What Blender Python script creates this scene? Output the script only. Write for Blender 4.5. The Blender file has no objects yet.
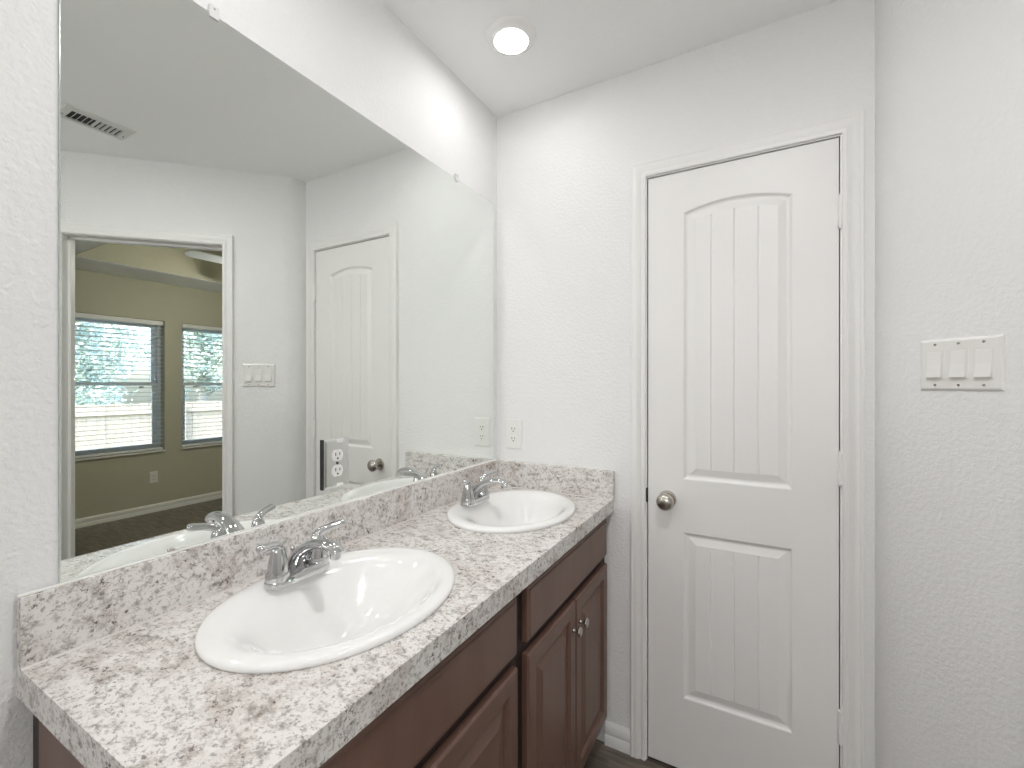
import bpy, bmesh, math, random
from mathutils import Vector, Matrix

random.seed(7)
PI = math.pi
SC = bpy.context.scene
COL = SC.collection

# ------------------------------------------------------------------ camera
cam_data = bpy.data.cameras.new('camera')
cam_data.sensor_width = 36.0
cam_data.lens = 444.6 / 1024.0 * 36.0
cam_data.clip_start = 0.02
cam_data.clip_end = 200
cam = bpy.data.objects.new('camera', cam_data)
COL.objects.link(cam)
cam.location = (0.964, -1.597, 1.32)
cam.rotation_euler = (PI / 2, 0, math.atan(248 / 444.6))
SC.camera = cam

# ------------------------------------------------------------------ exposure, sky
SC.view_settings.view_transform = 'Standard'
SC.view_settings.look = 'None'
SC.view_settings.gamma = 1.0
SC.view_settings.use_curve_mapping = False
SC.view_settings.exposure = 0.0
SC.cycles.use_denoising = True
SC.cycles.max_bounces = 16
SC.cycles.diffuse_bounces = 10
SC.cycles.glossy_bounces = 8
SC.cycles.transparent_max_bounces = 16
SC.cycles.sample_clamp_indirect = 60.0
SC.cycles.use_guiding = True
SC.cycles.guiding_training_samples = 48
SC.cycles.caustics_reflective = True
SC.cycles.blur_glossy = 0.0

world = bpy.data.worlds.new('world')
SC.world = world
world.use_nodes = True
wn = world.node_tree.nodes
wl = world.node_tree.links
wn.clear()
w_out = wn.new('ShaderNodeOutputWorld')
w_bg = wn.new('ShaderNodeBackground')
w_sky = wn.new('ShaderNodeTexSky')
w_sky.sky_type = 'NISHITA'
w_sky.sun_disc = False
w_sky.sun_elevation = math.radians(48)
w_sky.sun_rotation = math.radians(200)
w_sky.air_density = 1.0
w_sky.dust_density = 3.0
w_bg.inputs['Strength'].default_value = 1.3
wl.new(w_sky.outputs[0], w_bg.inputs['Color'])
wl.new(w_bg.outputs[0], w_out.inputs['Surface'])

LAMP_POWER = 54.0        # emission strength of the lenses of the ceiling lights
MID_LAMP_POWER = 42.0
ROOM_FILL_POWER = 40.0  # unseen fill lights added at the rear of the bathroom
FLOOR_FILL_POWER = 305.0  # strong fill light added over the open floor, out of view
LAMP_COLOUR = (1.0, 0.99, 0.985, 1)
FILL_GLOW = 3.6           # glow of the fill window added unseen behind the camera
FAN_FILL = 150.0         # glow of the bowl added under the bedroom fan as fill
FILL_GLOW_COLOUR = (1.0, 0.99, 0.975, 1)

sun_data = bpy.data.lights.new('sun', 'SUN')
sun_data.energy = 2.6
sun_data.angle = math.radians(3)
sun_data.color = (1.0, 0.95, 0.88)
sun = bpy.data.objects.new('sun', sun_data)
COL.objects.link(sun)
sun.rotation_euler = (math.radians(42), 0, math.radians(100))   # shines from above the house towards the fence

# ------------------------------------------------------------------ materials
def mat(name):
    m = bpy.data.materials.new(name)
    m.use_nodes = True
    nt = m.node_tree
    b = nt.nodes['Principled BSDF']
    return m, nt, b

def simple(name, col, rough=0.5, metal=0.0, spec=0.5, coat=0.0):
    m, nt, b = mat(name)
    b.inputs['Base Color'].default_value = (*col, 1)
    b.inputs['Roughness'].default_value = rough
    b.inputs['Metallic'].default_value = metal
    b.inputs['Specular IOR Level'].default_value = spec
    b.inputs['Coat Weight'].default_value = coat
    return m

def tex_coord(nt, scale=(1, 1, 1), rot=(0, 0, 0)):
    tc = nt.nodes.new('ShaderNodeNewGeometry')
    mp = nt.nodes.new('ShaderNodeMapping')
    mp.inputs['Scale'].default_value = scale
    mp.inputs['Rotation'].default_value = rot
    nt.links.new(tc.outputs['Position'], mp.inputs['Vector'])
    return mp.outputs['Vector']

def noise(nt, vec, scale, detail=2.0, rough=0.5):
    n = nt.nodes.new('ShaderNodeTexNoise')
    n.inputs['Scale'].default_value = scale
    n.inputs['Detail'].default_value = detail
    n.inputs['Roughness'].default_value = rough
    nt.links.new(vec, n.inputs['Vector'])
    return n.outputs['Fac']

def ramp(nt, fac, stops):
    r = nt.nodes.new('ShaderNodeValToRGB')
    el = r.color_ramp.elements
    while len(el) < len(stops):
        el.new(0.5)
    for e, (p, c) in zip(el, stops):
        e.position = p
        e.color = c if len(c) == 4 else (*c, 1)
    nt.links.new(fac, r.inputs['Fac'])
    return r.outputs['Color']

def mix(nt, fac, a, b, kind='MIX'):
    n = nt.nodes.new('ShaderNodeMix')
    n.data_type = 'RGBA'
    n.blend_type = kind
    for s, v in ((n.inputs[0], fac), (n.inputs[6], a), (n.inputs[7], b)):
        if hasattr(v, 'is_linked'):
            nt.links.new(v, s)
        elif isinstance(v, tuple):
            s.default_value = (*v, 1)
        else:
            s.default_value = v
    return n.outputs[2]

def bump(nt, b, height, strength, dist):
    n = nt.nodes.new('ShaderNodeBump')
    n.inputs['Strength'].default_value = strength
    n.inputs['Distance'].default_value = dist
    nt.links.new(height, n.inputs['Height'])
    nt.links.new(n.outputs['Normal'], b.inputs['Normal'])

def textured_paint(name, col, strength=0.5, dist=0.0022, rough=0.55):
    m, nt, b = mat(name)
    b.inputs['Base Color'].default_value = (*col, 1)
    b.inputs['Roughness'].default_value = rough
    b.inputs['Specular IOR Level'].default_value = 0.3
    v = tex_coord(nt)
    f = noise(nt, v, 95.0, 2.5, 0.55)
    h = ramp(nt, f, [(0.40, (0, 0, 0)), (0.62, (1, 1, 1))])
    bump(nt, b, h, strength, dist)
    return m

M_WALL = textured_paint('orange_peel_wall_paint', (0.81, 0.808, 0.805), 0.40, 0.0018)
M_CEIL = textured_paint('ceiling_paint', (0.92, 0.92, 0.918), 0.12, 0.0012, 0.8)
M_BEDWALL = textured_paint('greige_bedroom_paint', (0.50, 0.49, 0.385), 0.2, 0.0015)
M_TRIM = simple('white_trim_enamel', (0.82, 0.813, 0.80), 0.35)
M_DOOR = simple('white_door_enamel', (0.83, 0.82, 0.808), 0.4)
M_CHROME = simple('chrome', (0.60, 0.60, 0.605), 0.04, 1.0)
M_NICKEL = simple('satin_nickel', (0.52, 0.49, 0.45), 0.24, 1.0)
M_PLASTIC = simple('white_plastic', (0.80, 0.79, 0.77), 0.3)
M_SLOT = simple('dark_slot', (0.02, 0.02, 0.02), 0.6)
M_DARKMETAL = simple('dark_latch_metal', (0.05, 0.045, 0.04), 0.4, 0.8)
M_PORCELAIN = simple('white_porcelain', (0.83, 0.825, 0.815), 0.08, 0, 0.5, 0.3)
M_BLIND = simple('white_blind_slat', (0.80, 0.81, 0.82), 0.45)
M_VINYL = simple('white_vinyl_frame', (0.62, 0.68, 0.74), 0.35)
M_FAN = simple('white_fan_blade', (0.78, 0.80, 0.83), 0.35)
M_VENT = simple('white_vent_steel', (0.68, 0.69, 0.66), 0.4)
M_CLIP = simple('clear_clip_plastic', (0.75, 0.75, 0.75), 0.15)
M_GREYEDGE = simple('polished_glass_edge', (0.55, 0.60, 0.57), 0.15, 0.3)
M_CAULK = simple('beige_caulk', (0.60, 0.565, 0.53), 0.4)
M_CORD = simple('white_cord', (0.75, 0.76, 0.77), 0.7)
M_BARK = simple('grey_bark', (0.36, 0.35, 0.33), 0.9)
M_GROUND = simple('dry_ground', (0.22, 0.24, 0.14), 0.95)

def mirror_mat():
    m, nt, b = mat('silvered_mirror')
    b.inputs['Base Color'].default_value = (0.872, 0.90, 0.872, 1)
    b.inputs['Metallic'].default_value = 1.0
    b.inputs['Roughness'].default_value = 0.0
    return m
M_MIRROR = mirror_mat()

def glass_mat():
    m = bpy.data.materials.new('window_glass')
    m.use_nodes = True
    nt = m.node_tree
    nt.nodes.clear()
    o = nt.nodes.new('ShaderNodeOutputMaterial')
    t = nt.nodes.new('ShaderNodeBsdfTransparent')
    t.inputs['Color'].default_value = (0.93, 0.965, 0.97, 1)
    g = nt.nodes.new('ShaderNodeBsdfGlossy')
    g.inputs['Roughness'].default_value = 0.0
    f = nt.nodes.new('ShaderNodeFresnel')
    f.inputs['IOR'].default_value = 1.45
    x = nt.nodes.new('ShaderNodeMixShader')
    nt.links.new(f.outputs[0], x.inputs[0])
    nt.links.new(t.outputs[0], x.inputs[1])
    nt.links.new(g.outputs[0], x.inputs[2])
    nt.links.new(x.outputs[0], o.inputs['Surface'])
    return m
M_GLASS = glass_mat()

def lens_mat(name, power):
    m, nt, b = mat(name)
    b.inputs['Base Color'].default_value = (0.9, 0.9, 0.9, 1)
    b.inputs['Emission Color'].default_value = LAMP_COLOUR
    b.inputs['Emission Strength'].default_value = power
    return m
M_LENS = lens_mat('lit_lens', LAMP_POWER)
M_MID_LENS = lens_mat('lit_middle_lens', MID_LAMP_POWER)
M_FLOOR_FILL = lens_mat('floor_fill_lens', FLOOR_FILL_POWER)
M_ROOM_FILL = lens_mat('room_fill_lens', ROOM_FILL_POWER)

def fill_pane_mat():
    m, nt, b = mat('fill_pane_glow')
    b.inputs['Base Color'].default_value = (0.85, 0.87, 0.88, 1)
    b.inputs['Emission Color'].default_value = FILL_GLOW_COLOUR
    b.inputs['Emission Strength'].default_value = FILL_GLOW
    return m
M_FILL_PANE = fill_pane_mat()

def bowl_mat():
    m, nt, b = mat('added_fill_bowl')
    b.inputs['Base Color'].default_value = (0.9, 0.88, 0.82, 1)
    b.inputs['Emission Color'].default_value = (1.0, 0.95, 0.84, 1)
    b.inputs['Emission Strength'].default_value = FAN_FILL
    return m
M_FILL_BOWL = bowl_mat()

def laminate_mat():
    m, nt, b = mat('speckled_granite_laminate')
    v = tex_coord(nt, (1.0, 1.25, 1.25), (0.2, 0.1, 0.5))
    base = ramp(nt, noise(nt, v, 42, 8, 0.74), [(0.32, (0.27, 0.245, 0.222)), (0.41, (0.50, 0.472, 0.445)), (0.495, (0.74, 0.718, 0.695))])
    brown = ramp(nt, noise(nt, v, 7, 7, 0.8), [(0.49, (0, 0, 0)), (0.70, (0.75, 0.75, 0.75))])
    c = mix(nt, brown, base, (0.38, 0.295, 0.245))
    grey = ramp(nt, noise(nt, v, 125, 5, 0.7), [(0.55, (0, 0, 0)), (0.605, (0.85, 0.85, 0.85))])
    c = mix(nt, grey, c, (0.34, 0.318, 0.30))
    cl = ramp(nt, noise(nt, v, 14, 3, 0.6), [(0.42, (0, 0, 0)), (0.60, (1, 1, 1))])
    dark = ramp(nt, noise(nt, v, 85, 6, 0.74), [(0.555, (0, 0, 0)), (0.595, (0.95, 0.95, 0.95))])
    dark = mix(nt, 1.0, dark, cl, 'MULTIPLY')
    c = mix(nt, dark, c, (0.12, 0.10, 0.095))
    nt.links.new(c, b.inputs['Base Color'])
    b.inputs['Roughness'].default_value = 0.24
    return m
M_LAM = laminate_mat()

def cabinet_mat():
    m, nt, b = mat('brown_stained_maple')
    v = tex_coord(nt, (3.5, 3.5, 1.0))
    c = ramp(nt, noise(nt, v, 4.0, 5, 0.6), [(0.3, (0.135, 0.073, 0.054)), (0.7, (0.168, 0.096, 0.072))])
    nt.links.new(c, b.inputs['Base Color'])
    b.inputs['Roughness'].default_value = 0.38
    return m
M_CAB = cabinet_mat()
M_CABDARK = simple('shade_dark_wood', (0.022, 0.012, 0.009), 0.5)  # near-black: shade in the frame gaps is put into the colour
M_CABIN = simple('dark_cabinet_inside', (0.05, 0.03, 0.022), 0.7)

def floor_mat():
    m, nt, b = mat('grey_brown_vinyl_plank')
    v = tex_coord(nt, (1, 1, 1), (0, 0, 0))
    br = nt.nodes.new('ShaderNodeTexBrick')
    br.inputs['Scale'].default_value = 1.0
    br.inputs['Brick Width'].default_value = 1.2
    br.inputs['Row Height'].default_value = 0.15
    br.inputs['Mortar Size'].default_value = 0.0015
    br.inputs['Color1'].default_value = (0.165, 0.14, 0.115, 1)
    br.inputs['Color2'].default_value = (0.215, 0.188, 0.16, 1)
    br.inputs['Mortar'].default_value = (0.06, 0.05, 0.045, 1)
    nt.links.new(v, br.inputs['Vector'])
    v2 = tex_coord(nt, (2.0, 14, 14))
    g = ramp(nt, noise(nt, v2, 3.0, 6, 0.65), [(0.33, (0.45, 0.45, 0.45)), (0.68, (1.35, 1.33, 1.3))])
    c = mix(nt, 1.0, br.outputs['Color'], g, 'MULTIPLY')
    nt.links.new(c, b.inputs['Base Color'])
    b.inputs['Roughness'].default_value = 0.4
    return m
M_FLOOR = floor_mat()

def fence_mat():
    m, nt, b = mat('weathered_cedar')
    v = tex_coord(nt, (6, 6, 0.7))
    c = ramp(nt, noise(nt, v, 4, 4), [(0.3, (0.46, 0.38, 0.31)), (0.7, (0.56, 0.48, 0.405))])
    nt.links.new(c, b.inputs['Base Color'])
    b.inputs['Roughness'].default_value = 0.8
    return m
M_FENCE = fence_mat()

def leaf_mat():
    m, nt, b = mat('green_leaves')
    v = tex_coord(nt)
    c = ramp(nt, noise(nt, v, 3.0, 3), [(0.3, (0.50, 0.58, 0.52)), (0.7, (0.64, 0.71, 0.65))])
    nt.links.new(c, b.inputs['Base Color'])
    b.inputs['Roughness'].default_value = 0.6
    return m
M_LEAF = leaf_mat()

# ------------------------------------------------------------------ mesh helpers
def link(name, bm, m, parent=None, smooth=False, mods=()):
    me = bpy.data.meshes.new(name)
    bmesh.ops.recalc_face_normals(bm, faces=bm.faces)
    bm.to_mesh(me)
    bm.free()
    me.materials.append(m)
    if smooth:
        for p in me.polygons:
            p.use_smooth = True
    o = bpy.data.objects.new(name, me)
    COL.objects.link(o)
    if parent is not None:
        o.parent = parent
    if smooth == 'auto':
        for p in me.polygons:
            p.use_smooth = True
        bm2 = bmesh.new()
        bm2.from_mesh(me)
        for e in bm2.edges:
            if len(e.link_faces) == 2 and e.calc_face_angle(0) > math.radians(38):
                e.smooth = False
        bm2.to_mesh(me)
        bm2.free()
    return o

def box(bm, x0, x1, y0, y1, z0, z1, bevel=0.0, seg=2):
    t = bmesh.new()
    vs = [t.verts.new((x, y, z)) for z in (z0, z1) for y in (y0, y1) for x in (x0, x1)]
    for f in ((0, 2, 3, 1), (4, 5, 7, 6), (0, 1, 5, 4), (2, 6, 7, 3), (0, 4, 6, 2), (1, 3, 7, 5)):
        t.faces.new([vs[i] for i in f])
    bmesh.ops.recalc_face_normals(t, faces=t.faces)
    if bevel > 0:
        bmesh.ops.bevel(t, geom=t.edges[:], offset=bevel, segments=seg, profile=0.5, affect='EDGES')
    me = bpy.data.meshes.new('tmp')
    t.to_mesh(me)
    t.free()
    bm.from_mesh(me)
    bpy.data.meshes.remove(me)

def loft(bm, rings, closed_ring=True, cap0=False, cap1=False):
    """rings of equal length point lists"""
    R = [[bm.verts.new(p) for p in r] for r in rings]
    n = len(R[0])
    for a, b in zip(R, R[1:]):
        for i in range(n if closed_ring else n - 1):
            j = (i + 1) % n
            try:
                bm.faces.new((a[i], a[j], b[j], b[i]))
            except ValueError:
                pass
    if cap0:
        bm.faces.new(R[0][::-1])
    if cap1:
        bm.faces.new(R[-1])
    return R

def lathe(bm, prof, axis='z', n=28, origin=(0, 0, 0), cap0=True, cap1=True):
    """prof: (radius, height) ; axis 'z' up, '-y' outward from a wall, 'x'"""
    rings = []
    for r, h in prof:
        ring = []
        for i in range(n):
            a = 2 * PI * i / n
            c, s = r * math.cos(a), r * math.sin(a)
            p = {'z': (c, s, h), '-y': (c, -h, s), 'x': (h, c, s)}[axis]
            ring.append(tuple(p[k] + origin[k] for k in range(3)))
        rings.append(ring)
    loft(bm, rings, True, cap0, cap1)

def sweep(bm, pts, radii, n=16, up=Vector((1, 0, 0))):
    """tube along pts; radii = (half width along up, half thickness across)"""
    pts = [Vector(p) for p in pts]
    rings = []
    for i, p in enumerate(pts):
        t = (pts[min(i + 1, len(pts) - 1)] - pts[max(i - 1, 0)]).normalized()
        side = (up - t * up.dot(t)).normalized()
        oth = t.cross(side)
        ra, rb = radii[i] if isinstance(radii[i], tuple) else (radii[i], radii[i])
        rings.append([tuple(p + side * ra * math.cos(2 * PI * k / n) + oth * rb * math.sin(2 * PI * k / n)) for k in range(n)])
    loft(bm, rings, True, True, True)

def smooth_path(pts, k=4):
    """Catmull-Rom through points of any dimension"""
    out = []
    P = [pts[0]] + list(pts) + [pts[-1]]
    for i in range(1, len(P) - 2):
        a, b, c, d = P[i - 1], P[i], P[i + 1], P[i + 2]
        for j in range(k):
            t = j / k
            out.append(tuple(0.5 * (2 * b[q] + (c[q] - a[q]) * t + (2 * a[q] - 5 * b[q] + 4 * c[q] - d[q]) * t * t
                                    + (3 * b[q] - a[q] - 3 * c[q] + d[q]) * t ** 3) for q in range(len(b))))
    out.append(tuple(pts[-1]))
    return out

def empty(name, loc=(0, 0, 0), rz=0.0):
    o = bpy.data.objects.new(name, None)
    COL.objects.link(o)
    o.location = loc
    o.rotation_euler = (0, 0, rz)
    o.empty_display_size = 0.05
    return o

def tag(o, label, cat, group=None):
    o['label'] = label
    o['category'] = cat
    if group:
        o['group'] = group
    return o

def struct(o):
    o['kind'] = 'structure'
    return o

def copy_tree(o, parent=None):
    c = o.copy()
    COL.objects.link(c)
    if parent is not None:
        c.parent = parent
    for ch in list(o.children):
        copy_tree(ch, c)
    return c

R_MIRROR = PI / 2        # local x -> +Y, into the wall -> -X
R_BACK = 0.0             # local x -> +X, into the wall -> +Y
R_DIAG = -PI / 4         # the wall at 45 degrees
R_FAR = -PI / 2          # local x -> -Y, into the wall -> +X
Q = 2 ** -0.5
KX, KY = 1.248, -0.07    # where the diagonal wall begins
H = 2.438                # bathroom ceiling

def diag(s, d=0.0, z=0.0):
    """point on the diagonal wall: s along it, d out into the room"""
    return (KX + s * Q - d * Q, KY - s * Q - d * Q, z)

# ------------------------------------------------------------------ room shell
bm = bmesh.new(); box(bm, -0.12, 4.66, -3.4, 2.85, -0.05, 0.0)
struct(link('floor', bm, M_FLOOR))

bm = bmesh.new(); box(bm, -0.12, 2.60, -3.32, 0.0, H, H + 0.10)
box(bm, -0.12, 1.37, 0.0, 0.95, H, H + 0.10)
struct(link('ceiling', bm, M_CEIL))

bm = bmesh.new(); box(bm, -0.12, 0.0, -3.32, 0.12, 0.0, H)
struct(link('wall_left', bm, M_WALL))

DX0, DX1, DZ = 0.617, 1.168, 2.043       # clear opening of the closet door
bm = bmesh.new()
box(bm, 0.0, DX0 - 0.012, 0.0, 0.11, 0.0, H)
box(bm, DX1 + 0.012, 1.37, 0.0, 0.11, 0.0, H)
box(bm, DX0 - 0.012, DX1 + 0.012, 0.0, 0.11, DZ + 0.012, H)
struct(link('wall_back', bm, M_WALL))
bm = bmesh.new()
box(bm, -0.12, 0.0, 0.12, 0.95, 0.0, H)
box(bm, 0.0, 1.26, 0.85, 0.95, 0.0, H)
struct(link('wall_closet', bm, M_WALL))

bm = bmesh.new()
FWX0, FWX1, FWZ0, FWZ1 = 0.55, 2.05, 1.35, 2.20
box(bm, -0.12, FWX0, -3.42, -3.32, 0.0, H)
box(bm, FWX1, 2.60, -3.42, -3.32, 0.0, H)
box(bm, FWX0, FWX1, -3.42, -3.32, 0.0, FWZ0)
box(bm, FWX0, FWX1, -3.42, -3.32, FWZ1, H)
struct(link('wall_front', bm, M_WALL))
e = struct(empty('window_3', ((FWX0 + FWX1) / 2, -3.37, FWZ0)))  # added unseen window, its pane glows to fill the bathroom with light
hw = (FWX1 - FWX0) / 2
bm = bmesh.new()
for a in ((-hw, -hw + 0.05, 0, FWZ1 - FWZ0), (hw - 0.05, hw, 0, FWZ1 - FWZ0), (-hw + 0.05, hw - 0.05, 0, 0.05), (-hw + 0.05, hw - 0.05, FWZ1 - FWZ0 - 0.05, FWZ1 - FWZ0)):
    box(bm, a[0], a[1], -0.03, 0.03, a[2], a[3])
link('window_frame', bm, M_VINYL, e)
bm = bmesh.new()
box(bm, -hw + 0.045, hw - 0.045, -0.006, 0.0, 0.045, FWZ1 - FWZ0 - 0.045)
link('pane', bm, M_FILL_PANE, e)
bm = bmesh.new()
box(bm, 2.485, 2.60, -3.32, -1.27, 0.0, H)
struct(link('wall_rear_right', bm, M_WALL))

# diagonal wall with the doorway to the bedroom, and its short return beside the closet door
OS0, OS1, OZ = 0.342, 1.016, 2.040
e = empty('wall_right', (KX, KY, 0), R_DIAG)
def diag_mesh(name, boxes, m, parent):
    b_ = bmesh.new()
    for a in boxes:
        box(b_, *a)
    return link(name, b_, m, parent)
WT = 0.085
w = diag_mesh('wall_face', [(0.07, OS0 - 0.012, 0.0, 0.055, 0, H), (OS1 + 0.012, 1.76, 0.0, 0.055, 0, H),
                            (OS0 - 0.012, OS1 + 0.012, 0.0, 0.055, OZ + 0.012, H)], M_WALL, e)
diag_mesh('wall_rear', [(0.0, OS0 - 0.012, 0.055, WT, 0, 2.7), (OS1 + 0.012, 1.76, 0.055, WT, 0, 2.7),
                        (OS0 - 0.012, OS1 + 0.012, 0.055, WT, OZ + 0.012, 2.7)], M_BEDWALL, e)
bm = bmesh.new()
t = bmesh.new()
prof = [(KX, 0.11)]
for k in range(13):                                  # rounded drywall corner
    a = k / 12 * PI / 4
    r = 0.07 / math.tan(PI / 8)
    prof.append((KX + r - r * math.cos(a), KY + 0.07 - r * math.sin(a)))
prof += [(KX + 0.09, KY - 0.010), (1.40, KY + 0.02), (1.40, 0.11)]
t.free()
ring0 = [(x, y, 0.0) for x, y in prof]
ring1 = [(x, y, H) for x, y in prof]
loft(bm, [ring0, ring1], True, True, True)
link('wall_return', bm, M_WALL, None, 'auto').parent = e
for ch in e.children:
    if ch.name == 'wall_return':
        ch.matrix_parent_inverse = (Matrix.Translation((KX, KY, 0)) @ Matrix.Rotation(R_DIAG, 4, 'Z')).inverted()
struct(e)

# bedroom shell
BZ = 2.37
BX = 4.506
WIN = [(-0.205, 0.703), (0.860, 1.768)]
WZ0, WZ1 = 0.632, 1.978
bm = bmesh.new()
ys = [-1.27] + [v for w_ in WIN for v in w_] + [2.70]
for a, b_ in ((ys[0], ys[1]), (ys[2], ys[3]), (ys[4], ys[5])):
    box(bm, BX, BX + 0.15, a, b_, 0.0, 2.75)
for y0, y1 in WIN:
    box(bm, BX, BX + 0.15, y0, y1, 0.0, WZ0)
    box(bm, BX, BX + 0.15, y0, y1, WZ1, 2.75)
struct(link('wall_bedroom_far', bm, M_BEDWALL))
bm = bmesh.new(); box(bm, 2.60, BX + 0.15, -1.39, -1.27, 0, 2.75)
struct(link('wall_bedroom_left', bm, M_BEDWALL))
bm = bmesh.new(); box(bm, 1.26, BX + 0.15, 2.70, 2.85, 0, 2.75)
struct(link('wall_bedroom_right', bm, M_BEDWALL))
bm = bmesh.new(); box(bm, 1.26, 1.37, 0.11, 2.70, 0, 2.75)
struct(link('wall_bedroom_near', bm, M_BEDWALL))
TX0, TX1, TY0, TY1 = 2.35, 3.955, -0.175, 2.05
CZ = 2.68
bm = bmesh.new()
box(bm, TX1, BX + 0.15, -1.39, 2.85, BZ, CZ)
box(bm, TX0, TX1, -1.39, TY0, BZ, CZ)
box(bm, TX0, TX1, TY1, 2.85, BZ, CZ)
t_pts = [(1.26, 2.85), (TX0, 2.85), (TX0, -1.17), (1.26 + 0.03, -0.02 + 0.03)]
loft(bm, [[(x, y, BZ) for x, y in t_pts], [(x, y, CZ) for x, y in t_pts]], True, True, True)
struct(link('ceiling_bedroom', bm, M_CEIL))
bm = bmesh.new()
box(bm, 1.2, BX + 0.15, -1.39, 2.85, CZ + 0.005, CZ + 0.1)
struct(link('ceiling_tray', bm, M_BEDWALL))
# painted faces of the tray step
bm = bmesh.new()
box(bm, TX1 - 0.012, TX1, TY0, TY1, BZ + 0.004, CZ)
box(bm, TX0, TX0 + 0.012, TY0, TY1, BZ + 0.004, CZ)
box(bm, TX0, TX1, TY0, TY0 + 0.012, BZ + 0.004, CZ)
box(bm, TX0, TX1, TY1 - 0.012, TY1, BZ + 0.004, CZ)
struct(link('trim_tray', bm, M_BEDWALL))

# ------------------------------------------------------------------ casings, baseboards
CASE = [(0.000, 0.0), (0.000, 0.009), (0.003, 0.011), (0.011, 0.011), (0.014, 0.0085), (0.018, 0.0095), (0.026, 0.0145),
        (0.034, 0.016), (0.040, 0.0145), (0.043, 0.0165), (0.048, 0.0165), (0.050, 0.014), (0.050, 0.0)]
def casing(bm, x0, x1, zt, scale=1.0, y=0.0):
    rings = []
    for o_, d in CASE:
        o_ *= scale
        rings.append([(x0 - o_, y - d, 0.0), (x0 - o_, y - d, zt + o_), (x1 + o_, y - d, zt + o_), (x1 + o_, y - d, 0.0)])
    loft(bm, rings, False)

def jamb(bm, x0, x1, zt, y0, y1, t=0.012):
    box(bm, x0 - t, x0, y0, y1, 0, zt + t)
    box(bm, x1, x1 + t, y0, y1, 0, zt + t)
    box(bm, x0, x1, y0, y1, zt, zt + t)

bm = bmesh.new()
casing(bm, DX0 - 0.004, DX1 + 0.004, DZ + 0.004)
struct(link('trim_1', bm, M_TRIM, smooth='auto'))
bm = bmesh.new()
jamb(bm, DX0, DX1, DZ, -0.001, 0.11)
box(bm, DX0, DX0 + 0.012, 0.042, 0.07, 0, DZ)
box(bm, DX1 - 0.012, DX1, 0.042, 0.07, 0, DZ)
box(bm, DX0, DX1, 0.042, 0.07, DZ - 0.012, DZ)
jo = struct(link('trim_2', bm, M_TRIM))

e = empty('trim_3', (KX, KY, 0), R_DIAG)
bm = bmesh.new()
casing(bm, OS0 - 0.004, OS1 + 0.004, OZ + 0.004, 0.95)
link('casing', bm, M_TRIM, e, 'auto')
bm = bmesh.new()
jamb(bm, OS0, OS1, OZ, -0.001, WT + 0.001)
for a in ((OS0, OS0 + 0.011), (OS1 - 0.011, OS1)):
    box(bm, *a, 0.045, 0.075, 0, OZ)
box(bm, OS0, OS1, 0.045, 0.075, OZ - 0.011, OZ)
link('jamb', bm, M_TRIM, e)
struct(e)

BASE = [(0.0, 0.0), (0.012, 0.0), (0.012, 0.036), (0.0095, 0.040), (0.0115, 0.046), (0.0115, 0.066), (0.008, 0.078), (0.004, 0.083), (0.0, 0.083)]
def baseboard(name, p0, p1, out, m=None):
    """p0->p1 on the wall face, out = unit vector into the room"""
    bm = bmesh.new()
    rings = [[(p[0] + out[0] * d, p[1] + out[1] * d, z) for d, z in BASE] for p in (p0, p1)]
    loft(bm, rings, True, True, True)
    return struct(link(name, bm, m or M_TRIM, None, 'auto'))
baseboard('baseboard_back', (0.468, 0.0), (0.562, 0.0), (0, -1))
baseboard('baseboard_left', (0.0, -3.32), (0.0, -1.385), (1, 0))
baseboard('baseboard_right', diag(0.075)[:2], diag(OS0 - 0.056)[:2], (-Q, -Q))
baseboard('baseboard_rear_right', diag(OS1 + 0.062)[:2], diag(1.74)[:2], (-Q, -Q))
baseboard('baseboard_bedroom_far', (BX, -1.27), (BX, 2.7), (-1, 0))
baseboard('baseboard_bedroom_left', (2.6, -1.27), (BX, -1.27), (0, 1))

# ------------------------------------------------------------------ panelled surfaces
def arch_top(x, x0, x1, z_side, rise):
    u = (x - (x0 + x1) / 2) / ((x1 - x0) / 2)
    u = max(-1.0, min(1.0, u))
    return z_side + rise * (1 - u * u)

def contour(x0, x1, z0, z1, rise, d, n=16):
    """closed outline inset by d: bottom left, bottom right, then along the top from right to left"""
    pts = [(x0 + d, z0 + d), (x1 - d, z0 + d)]
    for i in range(n + 1):
        u = 1 - 2 * i / n
        x = (x0 + x1) / 2 + u * ((x1 - x0) / 2 - d)
        pts.append((x, arch_top(x, x0, x1, z1, rise) - d if rise else z1 - d))
    return pts

def panel_region(bm, rx0, rx1, rz0, rz1, x0, x1, z0, z1, rise, prof, yf, n=16):
    """rectangular front with a moulded panel sunk in it; prof = (inset, depth into the leaf)"""
    outer = [(rx0, rz0), (rx1, rz0)] + [(rx1 + (rx0 - rx1) * i / n, rz1) for i in range(n + 1)]
    rings = [[(x, yf, z) for x, z in outer]]
    for d, dep in prof:
        rings.append([(x, yf + dep, z) for x, z in contour(x0, x1, z0, z1, rise, d, n)])
    loft(bm, rings, True)

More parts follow.
